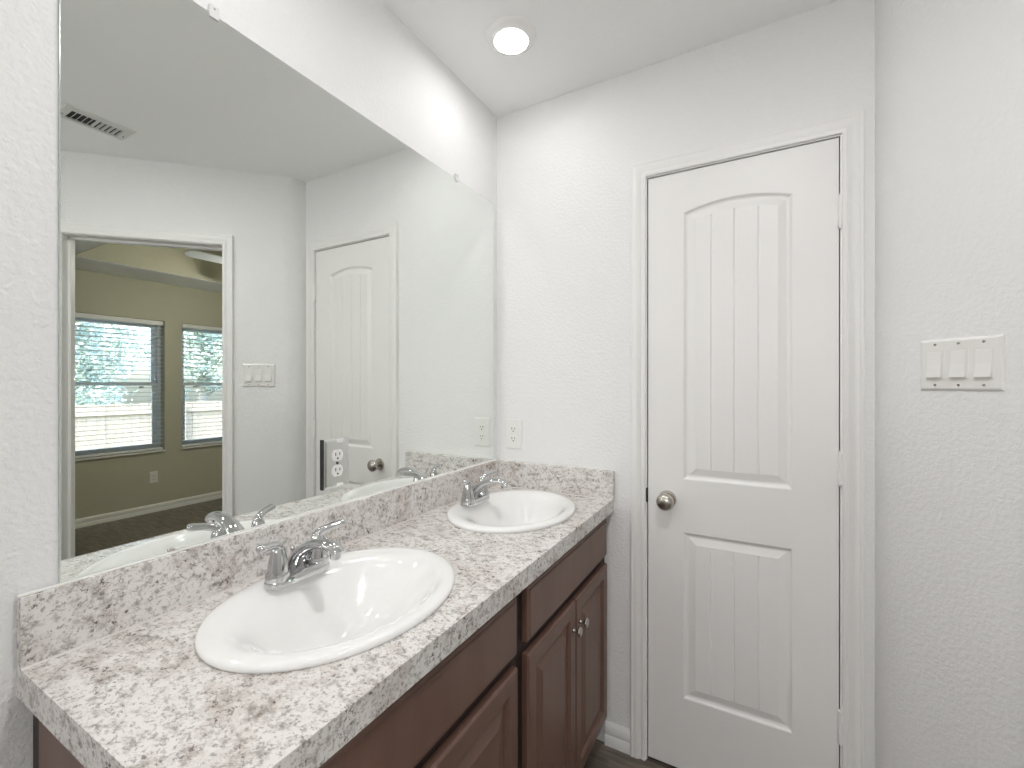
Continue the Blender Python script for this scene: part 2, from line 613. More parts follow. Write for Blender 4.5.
# ---- the closet door
def closet_door():
    root = struct(empty('door_1', (0, 0, 0), 0))
    bm = bmesh.new()
    x0, x1, z0, z1 = DX0 + 0.003, DX1 - 0.002, 0.012, DZ - 0.0028
    yf, yb = 0.001, 0.036
    zm = 0.905
    prof = [(0.0, 0.0), (0.003, 0.0015), (0.007, 0.0065), (0.012, 0.0085), (0.016, 0.0085), (0.030, 0.0045), (0.0385, 0.0020), (0.040, 0.0020)]
    px0, px1 = 0.737, 1.051
    panels = [(zm, z1, 0.997, 1.900, 0.026), (z0, zm, 0.255, 0.818, 0.0)]
    fb = None
    for ra, rb, pa, pb, rise in panels:
        panel_region(bm, x0, x1, ra, rb, px0, px1, pa, pb, rise, prof, yf)
        fd, dep = prof[-1]
        # the field, with three V grooves between its planks
        gx = [0.8235, 0.891, 0.9595]
        cols = [(px0 + fd, dep)]
        for g in gx:
            cols += [(g - 0.0028, dep), (g, dep + 0.0035), (g + 0.0028, dep)]
        cols.append((px1 - fd, dep))
        xs = []
        for (a, da), (b_, db) in zip(cols, cols[1:]):
            k = 4 if b_ - a > 0.02 else 1
            for i in range(k):
                xs.append((a + (b_ - a) * i / k, da + (db - da) * i / k))
        xs.append(cols[-1])
        lo = [bm.verts.new((x, yf + d, pa + fd)) for x, d in xs]
        hi = [bm.verts.new((x, yf + d, (arch_top(x, px0, px1, pb, rise) if rise else pb) - fd)) for x, d in xs]
        for i in range(len(xs) - 1):
            bm.faces.new((lo[i], lo[i + 1], hi[i + 1], hi[i]))
    box(bm, x0, x1, yf + 0.012, yb, z0, z1)
    for a in ((x0, x0 + 0.001, z0, z1), (x1 - 0.001, x1, z0, z1), (x0, x1, z0, z0 + 0.001), (x0, x1, z1 - 0.001, z1)):
        box(bm, a[0], a[1], yf, yb, a[2], a[3])
    link('door_leaf', bm, M_DOOR, root)
    for zc in (1.821, 1.074, 0.324):
        bm = bmesh.new()
        lathe(bm, [(0.0001, -0.052), (0.0045, -0.050), (0.0045, -0.046), (0.0068, -0.045), (0.0068, -0.016), (0.0062, -0.0155), (0.0068, -0.015),
                   (0.0068, 0.015), (0.0062, 0.0155), (0.0068, 0.016), (0.0068, 0.045), (0.0045, 0.046), (0.0045, 0.050), (0.0001, 0.052)],
              'z', 16, (DX1 + 0.0, -0.0065, zc))
        box(bm, DX1 - 0.004, DX1 - 0.001, -0.004, 0.0315, zc - 0.045, zc + 0.045)
        link('hinge', bm, M_TRIM, root, 'auto')
    bm = bmesh.new()
    kx, kz = 0.686, 0.924
    lathe(bm, [(0.0295, 0.0), (0.0295, 0.003), (0.027, 0.007), (0.016, 0.009)], '-y', 32, (kx, yf, kz))
    ro = link('knob_rosette', bm, M_NICKEL, root, 'auto')
    bm = bmesh.new()
    lathe(bm, [(0.0125, 0.006), (0.0115, 0.02), (0.013, 0.028), (0.0205, 0.032), (0.0270, 0.039), (0.0290, 0.047), (0.0280, 0.054),
               (0.0215, 0.061), (0.013, 0.0645), (0.005, 0.0655)], '-y', 32, (kx, yf, kz))
    link('knob', bm, M_NICKEL, root, True)
    bm = bmesh.new()
    box(bm, DX0 - 0.003, DX0 + 0.0025, -0.003, 0.03, 0.905, 0.955, 0.001, 1)
    link('latch', bm, M_DARKMETAL, root)
    return root
closet_door()

# ------------------------------------------------------------------ vanity
XF = 0.484         # front of doors
XS = 0.464         # front of the face frame

def cab_front(bm, y0, y1, z0, z1, prof, thick=0.019):
    """front in the plane X = XF facing +X; prof = (inset, depth)"""
    rings = []
    for d, dep in prof:
        rings.append([(XF - dep, y0 + d, z0 + d), (XF - dep, y1 - d, z0 + d), (XF - dep, y1 - d, z1 - d), (XF - dep, y0 + d, z1 - d)])
    loft(bm, rings, True, True, True)

P_DRAWER = [(0.0, 0.019), (0.0, 0.006), (0.002, 0.004), (0.008, 0.0035), (0.010, 0.0005), (0.013, 0.0)]
P_DOOR = [(0.0, 0.019), (0.0, 0.005), (0.003, 0.001), (0.006, 0.0), (0.040, 0.0), (0.043, 0.002), (0.046, 0.0085), (0.054, 0.0095),
          (0.060, 0.0085), (0.080, 0.003), (0.084, 0.0015), (0.088, 0.0015)]

def cab_knob(parent, y, z):
    bm = bmesh.new()
    lathe(bm, [(0.0075, 0.0), (0.0065, 0.004), (0.0050, 0.010), (0.0055, 0.015), (0.0105, 0.018), (0.0145, 0.0205), (0.0148, 0.0235), (0.0115, 0.0265), (0.005, 0.0275)],
          'x', 24, (XF, y, z))
    return link('knob', bm, M_NICKEL, parent, True)

def vanity(y0, y1, ya, yb, end_left):
    root = empty('vanity_cabinet', (0.24, (y0 + y1) / 2, 0))
    inv = Matrix.Translation(root.location).inverted()
    def part(name, bm, m, sm=False, parent=None):
        o = link(name, bm, m, parent or root, sm)
        if parent is None:
            o.matrix_parent_inverse = inv
        return o
    bm = bmesh.new()
    z0, z1 = 0.10, 0.855
    if end_left:
        box(bm, 0.030, XS - 0.02, y0, y0 + 0.016, 0.0, z1)
        pass
    else:
        box(bm, 0.001, XS - 0.02, y0, y0 + 0.016, z0, z1)
    box(bm, 0.001, XS - 0.02, y1 - 0.016, y1, z0, z1)
    box(bm, 0.001, XS - 0.02, y0 + 0.016, y1 - 0.016, z0, z0 + 0.016)
    box(bm, 0.001, 0.008, y0 + 0.016, y1 - 0.016, z0 + 0.016, z1)
    part('carcass', bm, M_CAB)
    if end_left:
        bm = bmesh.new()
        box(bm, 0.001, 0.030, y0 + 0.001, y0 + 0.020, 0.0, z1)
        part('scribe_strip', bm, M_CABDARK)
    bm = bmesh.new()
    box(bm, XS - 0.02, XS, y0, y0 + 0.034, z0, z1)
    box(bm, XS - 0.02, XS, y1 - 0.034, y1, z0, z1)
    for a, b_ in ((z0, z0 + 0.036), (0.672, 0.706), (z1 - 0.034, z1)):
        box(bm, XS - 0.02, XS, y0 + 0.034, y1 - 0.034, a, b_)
    part('face_frame', bm, M_CABDARK)  # near-black colour carries the shade of the recessed frame
    bm = bmesh.new()
    box(bm, 0.34, 0.40, y0 + 0.01, y1 - 0.002, 0.0, z0)
    part('toe_kick', bm, M_CABIN)
    bm = bmesh.new()
    cab_front(bm, ya, yb, 0.703, 0.836, P_DRAWER)
    part('false_drawer_front', bm, M_CAB)
    ym = (ya + yb) / 2
    for k, (a, b_) in enumerate(((ya, ym - 0.002), (ym + 0.002, yb))):
        bm = bmesh.new()
        cab_front(bm, a, b_, 0.122, 0.674, P_DOOR)
        d = part('cabinet_door', bm, M_CAB)
        kn = cab_knob(d, ym - 0.028 if k == 0 else ym + 0.028, 0.598)
    return root

v1 = vanity(-1.363, -0.6815, -1.328, -0.706, True)
tag(v1, 'brown wooden vanity cabinet beneath the nearer sink, at the open end of the counter', 'cabinet', 'brown vanity cabinets')
v2 = vanity(-0.6785, -0.003, -0.655, -0.030, False)
tag(v2, 'brown wooden vanity cabinet beneath the farther sink, against the door wall', 'cabinet', 'brown vanity cabinets')

# ---- countertop with two oval cut-outs
CT, CB = 0.901, 0.856
CXF = 0.498
SINKS = [(0.246, -0.992), (0.246, -0.302)]
SA, SB = 0.200, 0.248
top = empty('countertop', (0.25, -0.687, CB))
tinv = Matrix.Translation(top.location).inverted()
bm = bmesh.new()
N = 64
def rect_point(a, x0, x1, y0, y1, cx, cy):
    dx, dy = math.cos(a), math.sin(a)
    ts = []
    if dx > 1e-9: ts.append((x1 - cx) / dx)
    if dx < -1e-9: ts.append((x0 - cx) / dx)
    if dy > 1e-9: ts.append((y1 - cy) / dy)
    if dy < -1e-9: ts.append((y0 - cy) / dy)
    t_ = min(ts)
    return (cx + dx * t_, cy + dy * t_)
for (cx, cy), (ya, yb) in zip(SINKS, ((-1.379, -0.646), (-0.646, -0.001))):
    x0, x1 = 0.001, CXF
    angs = sorted([2 * PI * i / N for i in range(N)] + [math.atan2(y - cy, x - cx) % (2 * PI) for x in (x0, x1) for y in (ya, yb)])
    outer = [rect_point(a, x0, x1, ya, yb, cx, cy) for a in angs]
    inner = []
    for a in angs:
        k = 1 / math.sqrt((math.cos(a) / (SA - 0.012)) ** 2 + (math.sin(a) / (SB - 0.012)) ** 2)
        inner.append((cx + math.cos(a) * k, cy + math.sin(a) * k))
    loft(bm, [[(x, y, CB) for x, y in outer], [(x, y, CT) for x, y in outer], [(x, y, CT) for x, y in inner], [(x, y, CB) for x, y in inner]], True)
bmesh.ops.remove_doubles(bm, verts=bm.verts, dist=1e-5)
o = link('counter_slab', bm, M_LAM, top)
o.matrix_parent_inverse = tinv
bm = bmesh.new()
box(bm, 0.001, 0.0195, -1.379, -0.001, CT, 1.006, 0.0012, 1)
o = link('backsplash', bm, M_LAM, top); o.matrix_parent_inverse = tinv
bm = bmesh.new()
box(bm, 0.0195, 0.502, -0.0195, -0.001, CT, 1.004, 0.0012, 1)
o = link('side_splash', bm, M_LAM, top); o.matrix_parent_inverse = tinv
bm = bmesh.new()
for ya, yb, xa, xb in ((-1.379, -0.0195, 0.0195, 0.0220), (-0.0220, -0.0195, 0.0220, 0.498)):
    vs = [(xa, ya, CT), (xb, ya, CT), (xa, ya, CT + 0.0025)] if xb - xa < 0.01 else None
    if vs:
        loft(bm, [vs, [(x, yb, z) for x, _, z in vs]], True, True, True)
    else:
        vs = [(xa, yb, CT), (xa, ya, CT), (xa, yb, CT + 0.0025)]
        loft(bm, [vs, [(xb, y, z) for _, y, z in vs]], True, True, True)
o = link('caulk_bead', bm, M_CAULK, top); o.matrix_parent_inverse = tinv
bm = bmesh.new()
box(bm, 0.0064, 0.0150, -1.380, -0.0195, 1.006, 1.0085, 0.0008, 1)
o = link('backsplash_lit_edge', bm, M_PLASTIC, top); o.matrix_parent_inverse = tinv  # white strip stands for the light on the backsplash's top edge
tag(top, 'grey speckled laminate countertop with backsplash running along the mirror wall', 'countertop')

# ---- sinks
SINK_PROF = [(0.000, 0.1985, 0.2470, 0.0005), (0.000, 0.1998, 0.2483, 0.0040), (0.000, 0.1990, 0.2475, 0.0080), (0.000, 0.1958, 0.2440, 0.0110),
             (0.001, 0.188, 0.236, 0.0132), (0.003, 0.177, 0.225, 0.0138), (0.007, 0.165, 0.213, 0.0118), (0.012, 0.151, 0.199, 0.0060), (0.016, 0.137, 0.184, -0.005),
             (0.018, 0.122, 0.167, -0.022), (0.019, 0.106, 0.146, -0.042), (0.019, 0.089, 0.123, -0.062),
             (0.019, 0.070, 0.096, -0.081), (0.018, 0.049, 0.065, -0.095), (0.018, 0.032, 0.036, -0.103), (0.018, 0.022, 0.022, -0.106)]
def make_sink(cx, cy):
    root = empty('sink', (cx, cy, CT))
    bm = bmesh.new()
    n = 72
    rings = [[(o_ + a * math.cos(2 * PI * i / n), b_ * math.sin(2 * PI * i / n), z) for i in range(n)] for o_, a, b_, z in smooth_path(SINK_PROF, 3)]
    loft(bm, rings, True)
    sh = link('basin', bm, M_PORCELAIN, root, True)
    bm = bmesh.new()
    lathe(bm, [(0.0225, -0.107), (0.0225, -0.1048), (0.019, -0.104), (0.0175, -0.1065), (0.016, -0.1055), (0.013, -0.1025), (0.004, -0.101)], 'z', 28, (0.018, 0, 0))
    link('drain', bm, M_CHROME, root, 'auto')
    return root
s1 = make_sink(*SINKS[0])
tag(s1, 'oval white drop-in sink in the nearer half of the counter', 'sink', 'white oval sinks')
s2 = copy_tree(s1); s2.location = (*SINKS[1], CT)
tag(s2, 'oval white drop-in sink by the side splash, farther along the counter', 'sink', 'white oval sinks')

# ---- faucets
def make_faucet():
    root = empty('faucet', (0, 0, 0), R_MIRROR)
    bm = bmesh.new()
    def stadium(L, W, z, n=40, cy=0.0):
        pts = []
        for i in range(n):
            a = 2 * PI * i / n
            c_, s_ = math.cos(a), math.sin(a)
            k = 2 / 3.2
            pts.append((L / 2 * math.copysign(abs(c_) ** k, c_), cy + W / 2 * math.copysign(abs(s_) ** k, s_), z))
        return pts
    loft(bm, [stadium(.136, .054, 0), stadium(.138, .056, .003), stadium(.137, .055, .010), stadium(.132, .050, .0165), stadium(.124, .043, .020), stadium(.12, .03, .021)], True, True, True)
    link('base_plate', bm, M_CHROME, root, True)
    for sx in (-1, 1):
        bm = bmesh.new()
        lathe(bm, [(0.0235, 0.012), (0.0240, 0.020), (0.0225, 0.026), (0.0205, 0.0275), (0.0200, 0.031), (0.0180, 0.046), (0.0152, 0.060), (0.0135, 0.070), (0.0108, 0.078), (0.005, 0.082)],
              'z', 28, (sx * 0.0455, 0, 0))
        hub = link('handle_hub', bm, M_CHROME, root, 'auto')
        bm = bmesh.new()
        pts = smooth_path([(sx * .043, .001, .064), (sx * .046, -.001, .075), (sx * .053, -.005, .082), (sx * .066, -.011, .0865), (sx * .082, -.017, .0895), (sx * .094, -.0215, .091), (sx * .0985, -.023, .091)], 3)
        rad = smooth_path([(.0115, .011), (.011, .010), (.0095, .0088), (.0088, .0082), (.0094, .0084), (.0102, .0086), (.0080, .0062)], 3)
        sweep(bm, pts, rad, 14, Vector((0, 1, 0)))
        link('lever', bm, M_CHROME, root, True)
    bm = bmesh.new()
    pts = smooth_path([(0, .012, .012), (0, .004, .034), (0, -.014, .056), (0, -.039, .0715), (0, -.067, .081), (0, -.094, .083), (0, -.114, .078), (0, -.125, .070)], 4)
    rad = smooth_path([(.025, .017), (.0225, .0150), (.0200, .0126), (.0180, .0112), (.0166, .0104), (.0155, .0102), (.0145, .0104), (.0125, .0104)], 4)
    sweep(bm, pts, rad, 20, Vector((1, 0, 0)))
    sp = link('spout', bm, M_CHROME, root, True)
    bm = bmesh.new()
    lathe(bm, [(0.0090, 0.002), (0.0105, 0.004), (0.0108, 0.010), (0.0112, 0.018)], 'z', 20, (0, -.115, .057))
    link('aerator', bm, M_CHROME, sp, 'auto')
    bm = bmesh.new()
    lathe(bm, [(0.0022, 0.012), (0.0022, 0.050), (0.0048, 0.052), (0.0052, 0.057), (0.003, 0.061)], 'z', 12, (0, .020, 0))
    link('lift_rod', bm, M_CHROME, root, 'auto')
    return root
FZ = CT + 0.0140
f1 = make_faucet(); f1.location = (0.115, -0.998, FZ)
tag(f1, 'chrome two-handle faucet on the nearer sink', 'faucet', 'chrome faucets')
f2 = copy_tree(f1); f2.location = (0.115, -0.331, FZ)
tag(f2, 'chrome two-handle faucet on the farther sink', 'faucet', 'chrome faucets')

# ------------------------------------------------------------------ mirror
MY0, MY1, MZ0, MZ1 = -1.334, -0.034, 1.0075, 2.062
mir = empty('mirror', (0.0, (MY0 + MY1) / 2, MZ0))
minv = Matrix.Translation(mir.location).inverted()
bm = bmesh.new(); box(bm, 0.0005, 0.0055, MY0, MY1, MZ0, MZ1)
o = link('glass_edge', bm, M_GREYEDGE, mir); o.matrix_parent_inverse = minv
bm = bmesh.new()
vs = [bm.verts.new(p) for p in ((0.006, MY0 + .001, MZ0 + .001), (0.006, MY1 - .001, MZ0 + .001), (0.006, MY1 - .001, MZ1 - .001), (0.006, MY0 + .001, MZ1 - .001))]
vb = [bm.verts.new((0.0055, v.co.y, v.co.z)) for v in vs]
bm.faces.new(vs)
for i in range(4):
    bm.faces.new((vs[i], vb[i], vb[(i + 1) % 4], vs[(i + 1) % 4]))
o = link('silvered_face', bm, M_MIRROR, mir); o.matrix_parent_inverse = minv
for y in (-1.109, -0.291):
    bm = bmesh.new()
    box(bm, 0.0062, 0.0092, y - 0.009, y + 0.009, MZ1 - 0.009, MZ1 + 0.016, 0.001, 1)
    box(bm, 0.0005, 0.0064, y - 0.0085, y + 0.0085, MZ1 + 0.001, MZ1 + 0.0155)
    o = link('mirror_clip', bm, M_CLIP, mir); o.matrix_parent_inverse = minv
    bm = bmesh.new()
    lathe(bm, [(0.0020, 0.0), (0.0020, 0.0006), (0.0012, 0.0010)], 'x', 12, (0.0092, y, MZ1 + 0.0095))
    s_ = link('clip_screw', bm, M_GREYEDGE, o)
    s_.matrix_parent_inverse = Matrix.Identity(4)
for y in (-1.183, -0.299):
    bm = bmesh.new()
    box(bm, 0.0062, 0.0085, y - 0.006, y + 0.006, MZ0 + 0.0015, MZ0 + 0.006, 0.0008, 1)
    o = link('bottom_clip', bm, M_NICKEL, mir); o.matrix_parent_inverse = minv
tag(mir, 'large frameless wall mirror standing on the speckled backsplash', 'mirror')

# ------------------------------------------------------------------ outlets and switch
def receptacle(parent, z, y=-0.0045, m=None):
    """one socket of a duplex outlet: face with slots"""
    bm = bmesh.new()
    n = 32
    def outl(s, yy):
        pts = []
        for i in range(n):
            a = 2 * PI * i / n
            x = 0.0172 * s * math.cos(a)
            zz = max(-0.0142 * s, min(0.0142 * s, 0.0172 * s * math.sin(a)))
            pts.append((x, yy, z + zz))
        return pts
    loft(bm, [outl(1, y + 0.003), outl(1, y - 0.0012), outl(0.93, y - 0.002)], True, True, True)
    r = link('socket_face', bm, M_PLASTIC, parent, False)
    for x, h in ((-0.0063, 0.0080), (0.0063, 0.0066)):
        bm = bmesh.new()
        box(bm, x - 0.0013, x + 0.0013, y - 0.0023, y - 0.001, z + 0.0035 - h / 2, z + 0.0035 + h / 2)
        link('slot', bm, M_SLOT, r)
    bm = bmesh.new()
    lathe(bm, [(0.0026, 0), (0.0026, 0.0013)], '-y', 12, (0, y - 0.001, z - 0.0075))
    link('ground_hole', bm, M_SLOT, r)
    return r

def duplex(name, loc, rz, W, HH, mp, deep=0.0055, dz=0.0198, m_screw=None):
    root = empty(name, loc, rz)
    bm = bmesh.new()
    rings = []
    for s, y in ((0.0, 0.0), (0.0, -deep * 0.35), (0.004, -deep * 0.9), (0.007, -deep)):
        rings.append([(-W / 2 + s, y, -HH / 2 + s), (W / 2 - s, y, -HH / 2 + s), (W / 2 - s, y, HH / 2 - s), (-W / 2 + s, y, HH / 2 - s)])
    loft(bm, rings, True, True, True)
    pl = link('cover_plate', bm, mp, root)
    for sg in (1, -1):
        receptacle(root, sg * dz, -deep)
    bm = bmesh.new()
    lathe(bm, [(0.0034, 0.0), (0.0032, 0.0012), (0.001, 0.0015)], '-y', 14, (0, -deep, 0))
    link('screw', bm, m_screw or M_PLASTIC, root, 'auto')
    return root

o = duplex('outlet', (0.083, 0.0, 1.115), R_BACK, 0.078, 0.123, M_PLASTIC)
tag(o, 'white duplex outlet on the door wall just above the side splash', 'outlet')

M_PLATE = simple('mirrored_acrylic_plate', (0.76, 0.785, 0.76), 0.14, 1.0)
o = duplex('outlet', (0.0062, -0.8155, 1.1165), R_MIRROR, 0.079, 0.126, M_PLATE, 0.006, 0.0198, M_DARKMETAL)
tag(o, 'duplex outlet with a mirrored cover plate set in the large mirror', 'outlet')
for z in (0.056, -0.056):
    bm = bmesh.new()
    box(bm, -0.002, 0.018, -0.0068, -0.0055, z - 0.004, z + 0.004, 0.0008, 1)
    link('plate_tab', bm, M_PLASTIC, o)
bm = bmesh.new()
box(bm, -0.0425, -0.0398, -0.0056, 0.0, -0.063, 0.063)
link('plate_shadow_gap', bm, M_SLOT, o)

o = duplex('outlet', (BX, 0.605, 0.36), R_FAR, 0.072, 0.117, M_PLASTIC)
tag(o, 'white outlet on the bedroom wall below the windows, seen in the mirror', 'outlet')

def light_switch():
    W, HH, D = 0.155, 0.121, 0.006
    root = empty('light_switch', diag(0.1715, 0.0, 1.366), R_DIAG)
    bm = bmesh.new()
    rings = []
    for s, y in ((0.0, 0.0), (0.0, -D * 0.4), (0.002, -D * 0.75), (0.0055, -D)):
        rings.append([(-W / 2 + s, y, -HH / 2 + s), (W / 2 - s, y, -HH / 2 + s), (W / 2 - s, y, HH / 2 - s), (-W / 2 + s, y, HH / 2 - s)])
    loft(bm, rings, True, True, True)
    link('cover_plate', bm, M_PLASTIC, root)
    for k in (-1, 0, 1):
        x = k * 0.0455
        bm = bmesh.new()     # raised frame around the rocker
        a, b_ = 0.0167, 0.0335
        loft(bm, [[(x - a - t_, -D - d, -b_ - t_), (x + a + t_, -D - d, -b_ - t_), (x + a + t_, -D - d, b_ + t_), (x - a - t_, -D - d, b_ + t_)]
                  for t_, d in ((0.0014, -0.0005), (0.0014, 0.0006), (0.0, 0.0006), (0.0, -0.0005))], True)
        fr = link('rocker_frame', bm, M_PLASTIC, root)
        bm = bmesh.new()     # rocker, lower half proud
        x0, x1 = x - 0.0145, x + 0.0145
        sec = [(-0.0315, 0.0), (-0.0315, 0.0068), (-0.030, 0.0076), (0.0, 0.0030), (0.030, 0.0008), (0.0315, 0.0003), (0.0315, 0.0)]
        loft(bm, [[(xx, -D - d, z) for z, d in sec] for xx in (x0, x1)], True, True, True)
        link('rocker', bm, M_PLASTIC, root)
        for zz in (0.0485, -0.0485):
            bm = bmesh.new()
            lathe(bm, [(0.0030, 0.0), (0.0028, 0.0011), (0.0022, 0.0012), (0.0016, 0.0005)], '-y', 14, (x, -D, zz))
            link('screw', bm, M_NICKEL, root, 'auto')
    tag(root, 'white triple rocker light switch between the closet door and the doorway', 'light switch')
light_switch()

# ------------------------------------------------------------------ ceiling lights
def ceiling_light(lens):
    root = empty('ceiling_light', (0, 0, H))
    bm = bmesh.new()
    lathe(bm, [(0.080, 0.0), (0.080, -0.003), (0.0755, -0.010), (0.066, -0.0165), (0.058, -0.0200), (0.0535, -0.0195)], 'z', 48, (0, 0, 0), False, False)
    link('trim_ring', bm, M_TRIM, root, True)
    bm = bmesh.new()
    lathe(bm, [(0.0535, -0.0190), (0.051, -0.0210), (0.042, -0.0226), (0.030, -0.0236), (0.012, -0.0241), (0.001, -0.0242)], 'z', 40, (0, 0, 0), False, True)
    link('lens', bm, lens, root, True)
    return root
LIGHTS = [((0.267, -0.352), M_LENS, 'round flush ceiling light above the farther sink, lit'),
          ((0.290, -1.15), M_MID_LENS, 'round flush ceiling light above the nearer sink, outside the picture'),
          ((1.02, -1.15), M_FLOOR_FILL, 'added fill light, unseen, on the ceiling over the open floor in front of the closet door'),
          ((0.80, -2.45), M_ROOM_FILL, 'added fill light, unseen, on the ceiling past the open end of the counter'),
          ((1.65, -2.55), M_ROOM_FILL, 'added fill light, unseen, on the ceiling at the front end of the bathroom')]
protos = {}
for (x, y), lens, lab in LIGHTS:
    if lens.name in protos:
        L0 = copy_tree(protos[lens.name])
    else:
        L0 = protos[lens.name] = ceiling_light(lens)
    L0.location = (x, y, H)
    tag(L0, lab, 'ceiling light', 'flush ceiling lights')

# ---- air vent in the ceiling, seen in the mirror
def air_vent():
    root = empty('air_vent', (1.528, -0.802, H))
    inv = Matrix.Translation(root.location).inverted()
    x0, x1, y0, y1 = 1.458, 1.598, -0.917, -0.687
    ix0, ix1, iy0, iy1 = 1.490, 1.572, -0.890, -0.720
    bm = bmesh.new()
    rings = []
    for (a, b_, c_, d), z in (((x0, x1, y0, y1), H), ((x0, x1, y0, y1), H - 0.003), ((x0 + .004, x1 - .004, y0 + .004, y1 - .004), H - 0.006),
                              ((ix0, ix1, iy0, iy1), H - 0.008), ((ix0, ix1, iy0, iy1), H - 0.001)):
        rings.append([(a, c_, z), (b_, c_, z), (b_, d, z), (a, d, z)])
    loft(bm, rings, True)
    o = link('frame', bm, M_VENT, root); o.matrix_parent_inverse = inv
    bm = bmesh.new(); box(bm, ix0 - 0.003, ix1 + 0.003, iy0 - 0.003, iy1 + 0.003, H - 0.0014, H - 0.0004)
    o = link('duct_opening', bm, M_SLOT, root); o.matrix_parent_inverse = inv
    n = 11
    for k in range(n):
        y = iy0 + (k + 0.0) * (iy1 - iy0) / (n - 1)
        bm = bmesh.new()
        sg = 1 if k < 5 else -1
        pts = [(-0.0036 * sg, -0.0078), (-0.0030 * sg, -0.0084), (0.0036 * sg, -0.0014), (0.0030 * sg, -0.0010)]
        loft(bm, [[(xx, y + dy, H + dz) for dy, dz in pts] for xx in (ix0, ix1)], True, True, True)
        o = link('louver', bm, M_VENT, root); o.matrix_parent_inverse = inv
    for y in (y0 + 0.014, y1 - 0.016):
        bm = bmesh.new()
        lathe(bm, [(0.003, 0.0), (0.003, -0.0015), (0.001, -0.002)], 'z', 12, (1.547, y, H - 0.007))
        o = link('screw', bm, M_SLOT, root); o.matrix_parent_inverse = inv
    tag(root, 'white louvered air vent in the bathroom ceiling, seen in the mirror', 'air vent')
air_vent()

# ------------------------------------------------------------------ bedroom windows, blinds
def window(idx, y0, y1):
    root = struct(empty('window_%d' % idx, (BX + 0.10, (y0 + y1) / 2, WZ0)))
    inv = Matrix.Translation(root.location).inverted()
    def part(name, boxes, m, bev=0.0, parent=None):
        b_ = bmesh.new()
        for a in boxes:
            box(b_, *a, bev, 1)
        o = link(name, b_, m, parent or root)
        if parent is None:
            o.matrix_parent_inverse = inv
        return o
    xa, xb = BX + 0.085, BX + 0.148
    fw = 0.035
    part('window_frame', [(xa, xb, y0, y0 + fw, WZ0, WZ1), (xa, xb, y1 - fw, y1, WZ0, WZ1), (xa, xb, y0 + fw, y1 - fw, WZ1 - fw, WZ1), (xa, xb, y0 + fw, y1 - fw, WZ0, WZ0 + fw)], M_VINYL)
    zr = 1.312
    for nm, za, zb, dx in (('upper_sash', zr - 0.005, WZ1 - fw, 0.03), ('lower_sash', WZ0 + fw, zr + 0.022, 0.004)):
        sw = 0.036
        ya, yb = y0 + fw, y1 - fw
        s_ = part(nm, [(xa + dx, xa + dx + 0.026, ya, ya + sw, za, zb), (xa + dx, xa + dx + 0.026, yb - sw, yb, za, zb),
                       (xa + dx, xa + dx + 0.026, ya + sw, yb - sw, za, za + 0.03), (xa + dx, xa + dx + 0.026, ya + sw, yb - sw, zb - 0.03, zb)], M_VINYL)
        g = part('pane', [(xa + dx + 0.011, xa + dx + 0.015, ya + sw - 0.004, yb - sw + 0.004, za + 0.026, zb - 0.026)], M_GLASS, 0, s_)
    for y in (y0 + 0.17, y1 - 0.17):
        part('sash_lock', [(xa - 0.012, xa + 0.012, y - 0.016, y + 0.016, zr - 0.035, zr - 0.018)], M_DARKMETAL)
    part('window_sill', [(BX - 0.022, xa, y0 - 0.0, y1 + 0.0, WZ0 - 0.016, WZ0)], M_TRIM, 0.002)
    return root
window(1, *WIN[0])
window(2, *WIN[1])

def blind(y0, y1):
    yc = (y0 + y1) / 2
    root = empty('window_blind', (BX + 0.035, yc, WZ0), R_FAR)
    hw = (y1 - y0) / 2 - 0.010
    zt = WZ1 - WZ0
    bm = bmesh.new(); box(bm, -hw, hw, -0.030, 0.030, zt - 0.045, zt - 0.003, 0.002, 1)
    link('headrail', bm, M_BLIND, root)
    bm = bmesh.new()
    pitch = 0.0445
    z = zt - 0.075
    while z > 0.045:
        t_ = math.radians(4)
        pr = []
        for k in range(5):
            u = -0.025 + 0.05 * k / 4
            pr.append((u * math.cos(t_), z + 0.0025 * (1 - (u / 0.025) ** 2) - u * math.sin(t_)))
        ring = [(u, q + 0.0012) for u, q in pr] + [(u, q - 0.0012) for u, q in pr[::-1]]
        loft(bm, [[(xx, u, q) for u, q in ring] for xx in (-hw, hw)], True, True, True)
        z -= pitch
    link('slats', bm, M_BLIND, root)
    bm = bmesh.new(); box(bm, -hw, hw, -0.026, 0.026, 0.003, 0.024, 0.004, 1)
    link('bottom_rail', bm, M_BLIND, root)
    for x in (-hw + 0.10, 0.0, hw - 0.10):
        bm = bmesh.new()
        for yy in (-0.027, 0.027):
            box(bm, x - 0.001, x + 0.001, yy - 0.0006, yy + 0.0006, 0.02, zt - 0.04)
        link('ladder_cord', bm, M_CORD, root)
    bm = bmesh.new()
    lathe(bm, [(0.003, zt - 0.75), (0.003, zt - 0.05)], 'z', 8, (-hw + 0.05, -0.036, 0))
    link('tilt_wand', bm, M_CORD, root)
    return root
b1 = blind(*WIN[0])
tag(b1, 'white slat blind in the wider bedroom window reflection, beside the mirror edge', 'blind', 'bedroom window blinds')
b2 = blind(*WIN[1])
tag(b2, 'white slat blind in the narrower bedroom window reflection, nearer the light switch', 'blind', 'bedroom window blinds')

